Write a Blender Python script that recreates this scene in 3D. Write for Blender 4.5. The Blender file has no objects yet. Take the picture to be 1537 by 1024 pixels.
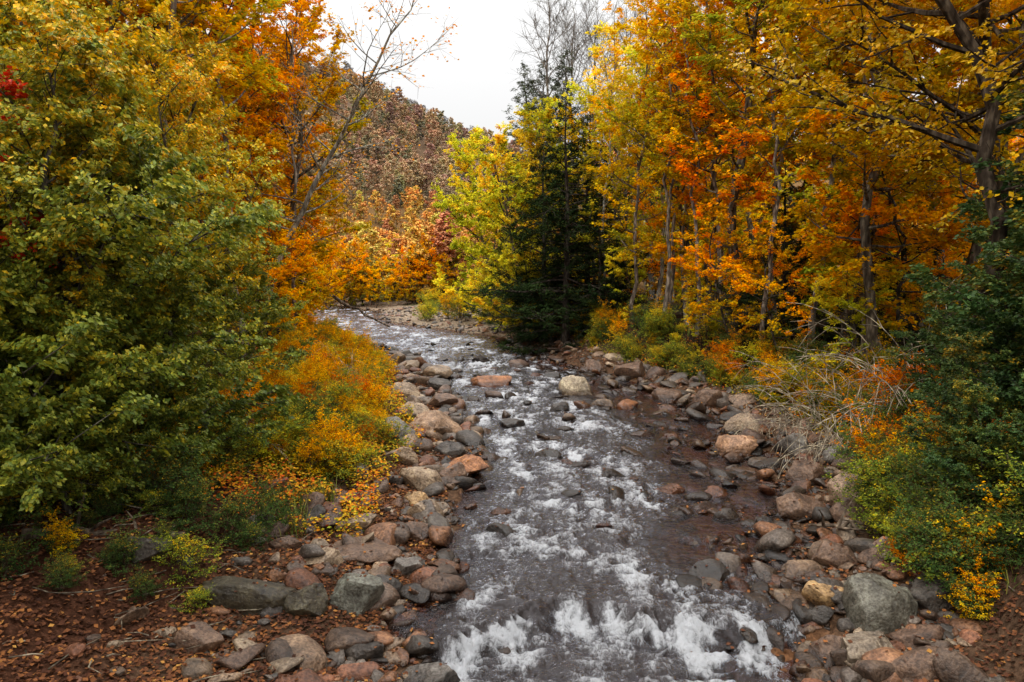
import bpy, math, random
import numpy as np
from mathutils import Vector
rs = np.random.RandomState(7)
random.seed(7)
scene = bpy.context.scene
COL = scene.collection

# ------------------------------------------------------------ noise
def _h(ix, iy, seed):
    n = (ix.astype(np.int64)*374761393 + iy.astype(np.int64)*668265263 + seed*1442695041) & 0xffffffff
    n = ((n ^ (n >> 13))*1274126177) & 0xffffffff
    n = (n ^ (n >> 16)) & 0xffffffff
    return n/4294967296.0
def pn(x, y, seed=0):
    x = np.asarray(x, float); y = np.asarray(y, float)
    x, y = np.broadcast_arrays(x, y)
    ix = np.floor(x); iy = np.floor(y); fx = x-ix; fy = y-iy
    ux = fx*fx*fx*(fx*(fx*6-15)+10); uy = fy*fy*fy*(fy*(fy*6-15)+10)
    def g(a, b, dx, dy):
        t = _h(a, b, seed)*2*math.pi
        return np.cos(t)*dx+np.sin(t)*dy
    a = g(ix, iy, fx, fy); b = g(ix+1, iy, fx-1, fy)
    c = g(ix, iy+1, fx, fy-1); d = g(ix+1, iy+1, fx-1, fy-1)
    return ((a*(1-ux)+b*ux)*(1-uy)+(c*(1-ux)+d*ux)*uy)*1.5
def fbm(x, y, o=4, seed=0, lac=2.03, gain=0.5):
    s = 0; a = 1.0
    for i in range(o):
        s = s+a*pn(np.asarray(x)*lac**i, np.asarray(y)*lac**i, seed+i*17); a *= gain
    return s
def ss(e0, e1, x):
    t = np.clip((np.asarray(x, float)-e0)/(e1-e0), 0, 1); return t*t*(3-2*t)

# ------------------------------------------------------------ stream layout (metres)
SY = [-30, 5, 9.6, 12, 14.9, 18.7, 23.9, 29.9, 35, 42.7, 49.8, 59.8, 66, 75, 95, 130]
SL = [-1.2, -1.1, -1.05, -1.1, -1.15, -.8, -1.7, -2.8, -4.0, -7.0, -12.2, -15.6, -16.5, -18, -30, -60]
SR = [3.6, 3.6, 3.9, 4.6, 5.2, 6.3, 6.1, 4.8, 2.7, 0.6, -2.2, -9.2, -11, -12.5, -24, -54]
def Lx(y): return np.interp(y, SY, SL)+0.3*pn(np.asarray(y)*0.45, 3.3, 5)+0.15*pn(np.asarray(y)*2.1, 7.3, 6)
def Rx(y): return np.interp(y, SY, SR)+0.4*pn(np.asarray(y)*0.45, 9.3, 8)+0.15*pn(np.asarray(y)*1.9, 1.3, 9)
STEPS = [(10.7, .30, .55), (13.6, .08, .5), (16.3, .10, .6), (19.5, .09, .7), (23.0, .10, .9), (28, .08, 1.2), (36, .08, 1.5), (46, .08, 2)]
def W(x, y, d=None):
    z = 0
    for i, (yy, s, w) in enumerate(STEPS):
        off = 1.3*pn(np.asarray(x)*0.5, i*3.7, 31+i)+.5*pn(np.asarray(x)*1.7, i*3.7, 61+i)
        z = z+s*ss(yy-w/2, yy+w/2, y+off)
    return z
def Wm(y):
    z = 0
    for (yy, s, w) in STEPS: z = z+s*ss(yy-1, yy+1, y)
    return z
RX = [-500, -160, -75, -52, -32, -12, 10, 60, 200, 500]
RZ = [95, 88, 74, 62, 50, 41, 36, 40, 50, 70]
def terrain(x, y):
    x = np.asarray(x, float); y = np.asarray(y, float)
    L = Lx(y); R = Rx(y); w = Wm(y)
    dl = L-x; dr = x-R
    wid = np.maximum(R-L, .5)
    t = np.clip((x-L)/wid, 0, 1)
    bed = -0.38*np.sin(np.pi*np.clip(t, 0, 1)**0.75)**0.6*(1-.62*ss(.55, .75, t)) - .03
    bed = bed+.10*fbm(x*1.5, y*1.5, 3, 40)
    lb = .42*ss(0, 3.2, dl)+.03+.62*ss(2.6, 4.8, dl+.8*pn(x*.3, y*.3, 12))+.035*np.maximum(dl-4, 0)
    lb = lb+.16*np.maximum(dl-22, 0)*ss(22, 50, dl)
    cw = 1.7+1.0*ss(14, 20, y)-1.0*ss(30, 36, y)+8.5*ss(46, 54, y)
    rb = .03+.32*ss(0, 1, dr/cw)+1.25*ss(0, 1.5, dr-cw+.5*pn(x*.4, y*.4, 13))+.012*np.maximum(dr-cw, 0)
    rb = rb+.10*np.maximum(dr-60, 0)*ss(60, 110, dr)
    nz = fbm(x*.9, y*.9, 4, 20)
    lb = lb+nz*(.05+.13*ss(1, 5, dl)); rb = rb+nz*(.05+.14*ss(1, 4, dr))
    z = np.where(dl > 0, lb, np.where(dr > 0, rb, bed))+w
    k = ss(95, 300, y)
    rz = np.interp(x, RX, RZ)
    z = z*(1-k)+rz*k*(1+.10*pn(x*.02, y*.02, 77))+k*3*pn(x*.05, y*.05, 78)
    z = z+ss(330, 520, y)*(26+10*pn(x*.012, 1.1, 79))
    return z

# ------------------------------------------------------------ mesh building
class MB:
    def __init__(s): s.v = []; s.f = []; s.m = []; s.c = []; s.n = 0
    def add(s, v, f, mat=0, col=(1, 1, 1)):
        v = np.asarray(v, np.float32); f = np.asarray(f, np.int32)
        s.v.append(v); s.f.append(f+s.n); s.n += len(v)
        s.m.append(np.full(len(f), mat, np.int32))
        c = np.asarray(col, np.float32)
        if c.ndim == 1: c = np.tile(c, (len(v), 1))
        s.c.append(c)
    def mesh(s, name, mats, smooth=False):
        v = np.concatenate(s.v); m = np.concatenate(s.m); c = np.concatenate(s.c)
        me = bpy.data.meshes.new(name)
        me.vertices.add(len(v)); me.vertices.foreach_set("co", v.ravel())
        loops = np.concatenate([f.ravel() for f in s.f])
        sizes = np.concatenate([np.full(len(f), f.shape[1], np.int32) for f in s.f])
        starts = np.concatenate([[0], np.cumsum(sizes)[:-1]]).astype(np.int32)
        me.loops.add(len(loops)); me.loops.foreach_set("vertex_index", loops.astype(np.int32))
        me.polygons.add(len(sizes)); me.polygons.foreach_set("loop_start", starts)
        me.polygons.foreach_set("loop_total", sizes)
        me.polygons.foreach_set("material_index", m)
        me.polygons.foreach_set("use_smooth", np.full(len(sizes), bool(smooth)))
        a = me.color_attributes.new("col", 'FLOAT_COLOR', 'POINT')
        a.data.foreach_set("color", np.hstack([c, np.ones((len(c), 1), np.float32)]).astype(np.float32).ravel())
        for mt in mats: me.materials.append(mt)
        me.update(calc_edges=True)
        return me
def obj(name, me, loc=(0, 0, 0), rot=0, sc=1, parent=None, col=None):
    o = bpy.data.objects.new(name, me); COL.objects.link(o)
    o.location = loc
    if isinstance(rot, (int, float)): o.rotation_euler = (0, 0, rot)
    else: o.rotation_euler = rot
    o.scale = (sc, sc, sc) if isinstance(sc, (int, float)) else sc
    if parent: o.parent = parent
    return o
def empty(name):
    o = bpy.data.objects.new(name, None); COL.objects.link(o); return o

def tube(mb, P, R, sides=6, mat=0, col=(.2, .17, .14)):
    P = np.asarray(P, float); R = np.asarray(R, float); n = len(P)
    T = np.gradient(P, axis=0); T /= np.linalg.norm(T, axis=1)[:, None]+1e-9
    up = np.array([0, 0, 1.]) if abs(T[0, 2]) < .8 else np.array([1., 0, 0])
    A = np.cross(T, up); A /= np.linalg.norm(A, axis=1)[:, None]+1e-9
    B = np.cross(T, A)
    th = np.arange(sides)*2*math.pi/sides
    V = P[:, None]+R[:, None, None]*(A[:, None]*np.cos(th)[None, :, None]+B[:, None]*np.sin(th)[None, :, None])
    i = np.arange(n-1)[:, None]*sides; j = np.arange(sides)[None]; j2 = (j+1) % sides
    F = np.stack([i+j, i+j2, i+sides+j2, i+sides+j], -1).reshape(-1, 4)
    mb.add(V.reshape(-1, 3), F, mat, col)

def pal(P, c):
    P = np.asarray(P, float); x = np.linspace(0, 1, len(P)); c = np.clip(c, 0, 1)
    return np.stack([np.interp(c, x, P[:, k]) for k in range(3)], -1)

def leaves(mb, pos, size, aspect, colr, r, tilt=.55, droop=.25, mat=1, bdir=None):
    n = len(pos)
    az = r.uniform(0, 2*math.pi, n)
    if bdir is not None:
        az = np.arctan2(bdir[:, 1], bdir[:, 0])+r.normal(0, .7, n)
    A = np.stack([np.cos(az), np.sin(az), -droop+r.normal(0, .3, n)], -1); A /= np.linalg.norm(A, axis=1)[:, None]
    N = np.stack([r.normal(0, tilt, n), r.normal(0, tilt, n), np.ones(n)], -1)
    N -= A*(N*A).sum(1)[:, None]; N /= np.linalg.norm(N, axis=1)[:, None]
    S = np.cross(A, N)
    sz = size*r.uniform(.65, 1.25, n)[:, None]
    a = A*sz; b = S*sz*aspect*.5
    V = np.stack([pos-a*.5, pos-a*.02+b+N*sz*.06, pos+a*.5, pos-a*.02-b+N*sz*.06], 1)
    F = np.arange(n*4).reshape(n, 4)
    mb.add(V.reshape(-1, 3), F, mat, np.repeat(colr, 4, axis=0))

def norm(v): return v/(np.linalg.norm(v)+1e-9)

def tree(name, seed, H=16, r0=.18, base=.25, nl=34, Lm=3.6, e0=.15, e1=.9, prof='round', sub=2.2, sublen=.45,
         twl=.5, twd=5.0, nleaf=26000, ls=.12, asp=.75, palette=None, lean=(0, 0), bark=(.11, .09, .07), wob=.25,
         mats=None, tilt=.6, curl=.10, droop=.25, forks=1, twigtube=True, hgrad=.3, subang=.9, flat=.35, leaf_lo=0.0, sag=.25, rw=.2, full=False, twr=.004, gap=0.0):
    r = np.random.RandomState(seed); mb = MB()
    subs = []
    for fk in range(forks):
        n = 16; t = np.linspace(0, 1, n)
        w = np.cumsum(r.normal(0, wob*H/16*.35, (n, 2)), axis=0); w -= w[0]
        ln = np.array(lean)+(r.uniform(-.22, .22, 2)*H*.6 if forks > 1 else 0)
        Hk = H*(r.uniform(.75, 1) if forks > 1 else 1)
        P = np.stack([w[:, 0]+ln[0]*t**1.25, w[:, 1]+ln[1]*t**1.25, Hk*t], -1)
        R = r0*((1-t)**.85)*(1+.6*np.exp(-t*28))+.012
        R /= (forks**.4)
        P[0, 2] -= .3
        bcol = np.array(bark)
        tube(mb, P, R, 9, 0, bcol)
        for i in range(nl):
            tt = base+(1-base)*(i+r.rand())/nl*.985; q = (tt-base)/(1-base)
            if prof == 'round': pr = (.45+.55*math.sin(math.pi*min(1, q*.85+.12)))*(1-.55*q**3)
            elif prof == 'low': pr = (.95-.55*q)*(1-.3*q**3)
            elif prof == 'cone': pr = (1-q)**.8*.95+.06
            elif prof == 'vase': pr = .6+.4*q if q < .6 else .84-(q-.6)*1.2
            else: pr = .7
            L = Lm*pr*r.uniform(.65, 1.15)*(1+gap*r.normal())
            L = max(L, .3)
            p0 = np.array([np.interp(tt, t, P[:, k]) for k in range(3)]); rr = np.interp(tt, t, R)
            az = i*2.4+r.uniform(-.5, .5); el = e0+(e1-e0)*q+r.normal(0, .12)
            d = np.array([math.cos(az)*math.cos(el), math.sin(az)*math.cos(el), math.sin(el)])
            m = 7; pts = [p0]; dd = d.copy()
            for k in range(m-1):
                dd = norm(dd+r.normal(0, .13, 3)+np.array([0, 0, curl]))
                pts.append(pts[-1]+dd*L/(m-1))
            pts = np.array(pts); lr = min(rr*.6, .010+.014*L)
            tube(mb, pts, lr*(1-np.linspace(0, .85, m)), 5, 0, bcol*.85)
            cl = r.rand()
            ns = max(2, int(L*sub)); sx = np.linspace(0, 1, m)
            subs.append((pts[(0 if full else -3):], cl, q))
            for j in range(ns):
                s = .2+.78*(j+r.rand())/ns
                b0 = np.array([np.interp(s, sx, pts[:, k]) for k in range(3)])
                dl = norm(pts[min(m-1, int(s*(m-1))+1)]-pts[int(s*(m-1)*.99)])
                side = norm(np.cross(dl, [0, 0, 1]))*(1 if j % 2 else -1)
                sd = norm(dl*math.cos(subang)+side*math.sin(subang)+r.normal(0, flat, 3)*np.array([.5, .5, 1]))
                SL_ = L*sublen*(1-.55*s)*r.uniform(.6, 1.2)+.2
                q4 = [b0]
                for k in range(3):
                    sd = norm(sd+r.normal(0, .14, 3)+np.array([0, 0, curl*.8])); q4.append(q4[-1]+sd*SL_/3)
                q4 = np.array(q4)
                tube(mb, q4, lr*.42*(1-.5*s)*np.linspace(1, .25, 4)+.002, 4 if twigtube else 3, 0, bcol*.8)
                subs.append((q4, .65*cl+.35*r.rand(), q))
    lens = np.array([np.linalg.norm(np.diff(p, axis=0), axis=1).sum() for p, _, _ in subs])
    nt = int(lens.sum()*twd); nt = max(nt, 4)
    si = r.choice(len(subs), nt, p=lens/lens.sum()); u = r.uniform(.12, 1.0, nt)
    B = np.zeros((nt, 3)); D = np.zeros((nt, 3)); cv = np.zeros(nt); qv = np.zeros(nt)
    for k in range(nt):
        p, c, q = subs[si[k]]; x = u[k]*(len(p)-1); i0 = min(int(x), len(p)-2); f = x-i0
        B[k] = p[i0]*(1-f)+p[i0+1]*f; D[k] = norm(p[i0+1]-p[i0]); cv[k] = c; qv[k] = q
    az = r.choice([-1, 1], nt)*r.uniform(.3, 1.2, nt)
    ca, sa = np.cos(az), np.sin(az)
    D2 = np.stack([D[:, 0]*ca-D[:, 1]*sa, D[:, 0]*sa+D[:, 1]*ca, D[:, 2]*.6+r.normal(0, flat, nt)], -1)
    D2 /= np.linalg.norm(D2, axis=1)[:, None]
    TL = twl*r.uniform(.5, 1.25, nt)
    E = B+D2*TL[:, None]-np.array([0, 0, 1])*(sag*TL**2)[:, None]
    if twigtube:
        th = np.arange(3)*2.0944
        off = np.stack([np.cos(th), np.sin(th), th*0], -1)
        V = np.concatenate([B[:, None]+off[None]*twr, E[:, None]+off[None]*twr*.5], 1)
        f = np.array([[0, 1, 4, 3], [1, 2, 5, 4], [2, 0, 3, 5]])
        F = (np.arange(nt)*6)[:, None, None]+f[None]
        mb.add(V.reshape(-1, 3), F.reshape(-1, 4), 0, np.array(bark)*.7)
    if nleaf:
        ti = r.randint(0, nt, nleaf)
        if leaf_lo > 0:
            keep = qv[ti] > leaf_lo*r.rand(nleaf); ti = ti[keep]
        k = len(ti); s = r.uniform(.1, 1.08, k)[:, None]
        pos = B[ti]*(1-s)+E[ti]*s
        lat = np.cross(D2[ti], [0, 0, 1]); lat *= (r.choice([-1, 1], k)*ls*r.uniform(.3, .7, k))[:, None]
        pos = pos+lat+r.normal(0, ls*.35, (k, 3))
        tw = r.rand(nt)
        c = (.65-rw)*cv[ti]+.2*tw[ti]+rw*r.rand(k)+hgrad*(qv[ti]-.4)+.08
        c = (c-.45)*1.25+.45
        cc = pal(palette, c)*r.uniform(.6, 1.2, k)[:, None]
        leaves(mb, pos, ls, asp, cc, r, tilt, droop, 1, D2[ti])
    return mb.mesh(name, mats)

# ------------------------------------------------------------ materials
def newmat(name):
    m = bpy.data.materials.new(name); m.use_nodes = True; nt = m.node_tree; nt.nodes.clear()
    return m, nt, nt.nodes, nt.links
def N(nodes, t, **k):
    n = nodes.new(t)
    for a, b in k.items(): setattr(n, a, b)
    return n
def leafmat(name, sat=1.0, val=1.0, trans=.3, hv=.03, rough=.5, spec=.3, haze=0.0):
    m, nt, n, l = newmat(name)
    a = N(n, 'ShaderNodeAttribute', attribute_name='col'); oi = N(n, 'ShaderNodeObjectInfo')
    h = N(n, 'ShaderNodeHueSaturation'); mr = N(n, 'ShaderNodeMapRange')
    mr.inputs['To Min'].default_value = .5-hv*.6; mr.inputs['To Max'].default_value = .5+hv
    mv = N(n, 'ShaderNodeMapRange'); mv.inputs['To Min'].default_value = val*.78; mv.inputs['To Max'].default_value = val*1.15
    wn = N(n, 'ShaderNodeTexWhiteNoise', noise_dimensions='1D')
    l.new(oi.outputs['Random'], mr.inputs[0]); l.new(oi.outputs['Random'], wn.inputs['W']); l.new(wn.outputs['Value'], mv.inputs[0])
    l.new(mr.outputs[0], h.inputs['Hue']); l.new(mv.outputs[0], h.inputs['Value']); h.inputs['Saturation'].default_value = sat
    l.new(a.outputs['Color'], h.inputs['Color'])
    out = h.outputs[0]
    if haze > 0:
        hx = N(n, 'ShaderNodeMix', data_type='RGBA'); hx.inputs[0].default_value = haze; hx.inputs[7].default_value = (.26, .26, .27, 1)  # distance mist painted in: leaf colour mixed towards pale grey
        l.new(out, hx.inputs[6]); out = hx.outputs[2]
    o = N(n, 'ShaderNodeOutputMaterial')
    if spec > 0:
        p = N(n, 'ShaderNodeBsdfPrincipled'); p.inputs['Roughness'].default_value = rough; p.inputs['Specular IOR Level'].default_value = spec
    else: p = N(n, 'ShaderNodeBsdfDiffuse')
    l.new(out, p.inputs[0])
    if trans > 0:
        tr = N(n, 'ShaderNodeBsdfTranslucent'); mx = N(n, 'ShaderNodeMixShader'); mx.inputs[0].default_value = trans
        l.new(out, tr.inputs[0]); l.new(p.outputs[0], mx.inputs[1]); l.new(tr.outputs[0], mx.inputs[2]); l.new(mx.outputs[0], o.inputs[0])
    else: l.new(p.outputs[0], o.inputs[0])
    return m
def ramp(n, stops):
    r = n.new('ShaderNodeValToRGB'); e = r.color_ramp.elements
    while len(e) < len(stops): e.new(.5)
    for k, (p, c) in enumerate(stops): e[k].position = p; e[k].color = (*c, 1)
    return r
def barkmat():
    m, nt, n, l = newmat('bark')
    a = N(n, 'ShaderNodeAttribute', attribute_name='col'); tc = N(n, 'ShaderNodeTexCoord')
    mp = N(n, 'ShaderNodeMapping'); mp.inputs['Scale'].default_value = (10, 10, 3)
    nz = N(n, 'ShaderNodeTexNoise'); nz.inputs['Scale'].default_value = 1.0; nz.inputs['Detail'].default_value = 5
    l.new(tc.outputs['Object'], mp.inputs[0]); l.new(mp.outputs[0], nz.inputs['Vector'])
    r = ramp(n, [(.3, (.3, .28, .25)), (.5, (.85, .85, .8)), (.68, (2.2, 2.3, 2.1))]); l.new(nz.outputs['Fac'], r.inputs[0])
    mx = N(n, 'ShaderNodeMix', data_type='RGBA', blend_type='MULTIPLY'); mx.inputs[0].default_value = 1
    l.new(a.outputs['Color'], mx.inputs[6]); l.new(r.outputs[0], mx.inputs[7])
    p = N(n, 'ShaderNodeBsdfDiffuse'); l.new(mx.outputs[2], p.inputs[0])
    b = N(n, 'ShaderNodeBump'); b.inputs['Strength'].default_value = .6; b.inputs['Distance'].default_value = .03
    l.new(nz.outputs['Fac'], b.inputs['Height']); l.new(b.outputs[0], p.inputs['Normal'])
    o = N(n, 'ShaderNodeOutputMaterial'); l.new(p.outputs[0], o.inputs[0]); return m
def rockmat():
    m, nt, n, l = newmat('river_stone')
    a = N(n, 'ShaderNodeAttribute', attribute_name='col'); g = N(n, 'ShaderNodeNewGeometry')
    n1 = N(n, 'ShaderNodeTexNoise'); n1.inputs['Scale'].default_value = 3.6; n1.inputs['Detail'].default_value = 8; n1.inputs['Roughness'].default_value = .7
    n2 = N(n, 'ShaderNodeTexNoise'); n2.inputs['Scale'].default_value = 26; n2.inputs['Detail'].default_value = 5
    l.new(g.outputs['Position'], n1.inputs['Vector']); l.new(g.outputs['Position'], n2.inputs['Vector'])
    r = ramp(n, [(.32, (.25, .22, .19)), (.47, (.75, .70, .66)), (.56, (1.05, 1.0, .95)), (.68, (1.6, 1.6, 1.5))]); l.new(n1.outputs['Fac'], r.inputs[0])
    mx = N(n, 'ShaderNodeMix', data_type='RGBA', blend_type='MULTIPLY'); mx.inputs[0].default_value = 1
    l.new(a.outputs['Color'], mx.inputs[6]); l.new(r.outputs[0], mx.inputs[7])
    r2 = ramp(n, [(.35, (.42, .37, .33)), (.6, (1.15, 1.15, 1.15))]); l.new(n2.outputs['Fac'], r2.inputs[0])
    mx2 = N(n, 'ShaderNodeMix', data_type='RGBA', blend_type='MULTIPLY'); mx2.inputs[0].default_value = .9
    l.new(mx.outputs[2], mx2.inputs[6]); l.new(r2.outputs[0], mx2.inputs[7])
    w = N(n, 'ShaderNodeAttribute', attribute_name='wet')
    mw = N(n, 'ShaderNodeMix', data_type='RGBA', blend_type='MULTIPLY'); l.new(w.outputs['Fac'], mw.inputs[0]); mw.inputs[7].default_value = (.26, .21, .17, 1)
    l.new(mx2.outputs[2], mw.inputs[6])
    p = N(n, 'ShaderNodeBsdfPrincipled'); l.new(mw.outputs[2], p.inputs['Base Color'])
    mr = N(n, 'ShaderNodeMapRange'); mr.inputs['To Min'].default_value = .5; mr.inputs['To Max'].default_value = .15; l.new(w.outputs['Fac'], mr.inputs[0]); l.new(mr.outputs[0], p.inputs['Roughness'])
    b = N(n, 'ShaderNodeBump'); b.inputs['Strength'].default_value = .9; b.inputs['Distance'].default_value = .06
    ad = N(n, 'ShaderNodeMath', operation='ADD'); l.new(n1.outputs['Fac'], ad.inputs[0])
    ml = N(n, 'ShaderNodeMath', operation='MULTIPLY'); ml.inputs[1].default_value = .3; l.new(n2.outputs['Fac'], ml.inputs[0]); l.new(ml.outputs[0], ad.inputs[1])
    l.new(ad.outputs[0], b.inputs['Height']); l.new(b.outputs[0], p.inputs['Normal'])
    o = N(n, 'ShaderNodeOutputMaterial'); l.new(p.outputs[0], o.inputs[0]); return m
def groundmat():
    m, nt, n, l = newmat('ground')
    a = N(n, 'ShaderNodeAttribute', attribute_name='col'); g = N(n, 'ShaderNodeNewGeometry')
    n1 = N(n, 'ShaderNodeTexNoise'); n1.inputs['Scale'].default_value = 12; n1.inputs['Detail'].default_value = 8; n1.inputs['Roughness'].default_value = .7
    v = N(n, 'ShaderNodeTexVoronoi'); v.inputs['Scale'].default_value = 13
    for q in (n1, v): l.new(g.outputs['Position'], q.inputs['Vector'])
    r = ramp(n, [(.3, (.35, .33, .32)), (.5, (.9, .88, .86)), (.68, (1.6, 1.5, 1.4))]); l.new(n1.outputs['Fac'], r.inputs[0])
    mx = N(n, 'ShaderNodeMix', data_type='RGBA', blend_type='MULTIPLY'); mx.inputs[0].default_value = 1
    l.new(a.outputs['Color'], mx.inputs[6]); l.new(r.outputs[0], mx.inputs[7])
    bw = N(n, 'ShaderNodeRGBToBW'); l.new(v.outputs['Color'], bw.inputs[0])
    mz = N(n, 'ShaderNodeMix', data_type='RGBA', blend_type='OVERLAY'); mz.inputs[0].default_value = .4
    l.new(mx.outputs[2], mz.inputs[6]); l.new(bw.outputs[0], mz.inputs[7])
    p = N(n, 'ShaderNodeBsdfDiffuse'); l.new(mz.outputs[2], p.inputs[0])
    b = N(n, 'ShaderNodeBump'); b.inputs['Strength'].default_value = .8; b.inputs['Distance'].default_value = .05
    l.new(n1.outputs['Fac'], b.inputs['Height']); l.new(b.outputs[0], p.inputs['Normal'])
    o = N(n, 'ShaderNodeOutputMaterial'); l.new(p.outputs[0], o.inputs[0]); return m
def watermat():
    m, nt, n, l = newmat('stream_water')
    f = N(n, 'ShaderNodeAttribute', attribute_name='foam'); g = N(n, 'ShaderNodeNewGeometry')
    mp = N(n, 'ShaderNodeMapping'); mp.inputs['Scale'].default_value = (1.1, .45, 1); l.new(g.outputs['Position'], mp.inputs[0])
    n1 = N(n, 'ShaderNodeTexNoise'); n1.inputs['Scale'].default_value = 13; n1.inputs['Detail'].default_value = 9; n1.inputs['Roughness'].default_value = .78; n1.inputs['Distortion'].default_value = 1.0
    l.new(mp.outputs[0], n1.inputs['Vector'])
    ns = N(n, 'ShaderNodeMath', operation='MULTIPLY_ADD'); ns.inputs[1].default_value = 2.1; ns.inputs[2].default_value = -.55; l.new(n1.outputs['Fac'], ns.inputs[0])
    ad = N(n, 'ShaderNodeMath', operation='ADD'); l.new(ns.outputs[0], ad.inputs[0]); l.new(f.outputs['Fac'], ad.inputs[1])
    mr = N(n, 'ShaderNodeMapRange', interpolation_type='SMOOTHSTEP'); mr.inputs['From Min'].default_value = .72; mr.inputs['From Max'].default_value = 1.52
    l.new(ad.outputs[0], mr.inputs[0])
    n2 = N(n, 'ShaderNodeTexNoise'); n2.inputs['Scale'].default_value = 11; n2.inputs['Detail'].default_value = 5; n2.inputs['Roughness'].default_value = .62
    mp2 = N(n, 'ShaderNodeMapping'); mp2.inputs['Scale'].default_value = (.8, 1.1, 1); l.new(g.outputs['Position'], mp2.inputs[0]); l.new(mp2.outputs[0], n2.inputs['Vector'])
    b = N(n, 'ShaderNodeBump'); b.inputs['Strength'].default_value = .9; b.inputs['Distance'].default_value = .06; l.new(n2.outputs['Fac'], b.inputs['Height'])
    fr = N(n, 'ShaderNodeFresnel'); fr.inputs['IOR'].default_value = 1.4; l.new(b.outputs[0], fr.inputs['Normal'])
    gl = N(n, 'ShaderNodeBsdfGlossy'); gl.inputs['Roughness'].default_value = .05; gl.inputs['Color'].default_value = (.9, .91, .98, 1); l.new(b.outputs[0], gl.inputs['Normal'])
    dp = N(n, 'ShaderNodeAttribute', attribute_name='depth')
    tcl = N(n, 'ShaderNodeMix', data_type='RGBA'); tcl.inputs[6].default_value = (.75, .54, .36, 1); tcl.inputs[7].default_value = (.2, .14, .10, 1)
    l.new(dp.outputs['Fac'], tcl.inputs[0])
    tr = N(n, 'ShaderNodeBsdfTransparent'); l.new(tcl.outputs[2], tr.inputs[0])
    df = N(n, 'ShaderNodeBsdfDiffuse'); df.inputs[0].default_value = (.030, .024, .022, 1)
    body = N(n, 'ShaderNodeMixShader'); l.new(tr.outputs[0], body.inputs[1]); l.new(df.outputs[0], body.inputs[2])
    mb_ = N(n, 'ShaderNodeMath', operation='MULTIPLY'); mb_.inputs[1].default_value = .8; l.new(dp.outputs['Fac'], mb_.inputs[0]); l.new(mb_.outputs[0], body.inputs[0])
    w = N(n, 'ShaderNodeMixShader'); l.new(fr.outputs[0], w.inputs[0]); l.new(body.outputs[0], w.inputs[1]); l.new(gl.outputs[0], w.inputs[2])
    fo = N(n, 'ShaderNodeBsdfDiffuse'); fo.inputs[0].default_value = (.64, .66, .69, 1)
    b2 = N(n, 'ShaderNodeBump'); b2.inputs['Strength'].default_value = 1; b2.inputs['Distance'].default_value = .1; l.new(n1.outputs['Fac'], b2.inputs['Height']); l.new(b2.outputs[0], fo.inputs['Normal'])
    o = N(n, 'ShaderNodeOutputMaterial'); x = N(n, 'ShaderNodeMixShader')
    l.new(mr.outputs[0], x.inputs[0]); l.new(w.outputs[0], x.inputs[1]); l.new(fo.outputs[0], x.inputs[2]); l.new(x.outputs[0], o.inputs[0])
    return m
BARK = barkmat(); ROCK = rockmat(); GROUND = groundmat(); WATER = watermat()
LEAF = leafmat('leaf', hv=.012, trans=.38, val=1.25, spec=0, sat=1.03); NEAR = leafmat('leaf_near', trans=.3, hv=.008, rough=.45, spec=.22, val=1.15, sat=1.04)
NEED = leafmat('needle', trans=0, hv=.01, spec=0)
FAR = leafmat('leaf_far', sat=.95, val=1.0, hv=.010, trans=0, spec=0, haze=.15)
FAR2 = leafmat('leaf_far_misty', sat=.9, val=.95, hv=.012, trans=0, spec=0, haze=.5)  # same far leaves with more mist put into the colour
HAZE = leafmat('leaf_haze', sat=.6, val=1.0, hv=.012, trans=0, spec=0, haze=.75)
LIT = leafmat('fallen_leaf', trans=0, spec=0)

OR = [(.20, .21, .015), (.46, .33, .02), (.74, .37, .02), (.84, .34, .018), (.82, .24, .014)]
OY = [(.22, .26, .02), (.48, .40, .03), (.74, .46, .025), (.86, .42, .02), (.84, .29, .015)]
YG = [(.14, .20, .02), (.36, .40, .03), (.62, .55, .04), (.80, .60, .05), (.85, .45, .03)]
GR = [(.05, .085, .015), (.11, .16, .025), (.21, .25, .035), (.45, .40, .04), (.88, .48, .03)]
GY = [(.09, .13, .02), (.18, .23, .03), (.34, .34, .04), (.66, .44, .03), (.85, .36, .02)]
DG = [(.025, .05, .018), (.04, .085, .025), (.065, .115, .03), (.12, .16, .035), (.50, .30, .03)]
HE = [(.012, .022, .008), (.02, .036, .012), (.035, .055, .016), (.06, .08, .02)]
PI = [(.05, .065, .045), (.08, .10, .06), (.12, .13, .08)]
RD = [(.40, .05, .03), (.60, .05, .03), (.70, .06, .04), (.65, .16, .02)]
RB = [(.32, .14, .04), (.50, .19, .04), (.64, .22, .04), (.55, .14, .04)]

M = [BARK, LEAF]
mk = dict(mats=M, gap=.25, droop=.4, tilt=.75)
maples = [tree('maple_a', 1, 17, .17, .2, 36, 3.9, .05, .95, nleaf=24000, ls=.14, palette=OR, wob=.5, **mk),
          tree('maple_b', 2, 19, .20, .24, 40, 4.2, .1, 1.0, nleaf=26000, ls=.145, palette=OY, wob=.6, **mk),
          tree('maple_c', 3, 15, .14, .18, 34, 3.5, .0, .8, nleaf=20000, ls=.135, palette=OR, wob=.6, **mk)]
young = tree('maple_y', 16, 6.5, .05, .14, 22, 2.3, -.05, .6, nleaf=8000, ls=.12, palette=OR, mats=M, wob=1, bark=(.06, .05, .04), hgrad=.1, gap=.3)
young2 = tree('beech_yg', 17, 6, .045, .12, 22, 2.4, -.1, .6, nleaf=8000, ls=.12, palette=YG, mats=M, wob=1, bark=(.06, .05, .04), gap=.3)
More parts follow.
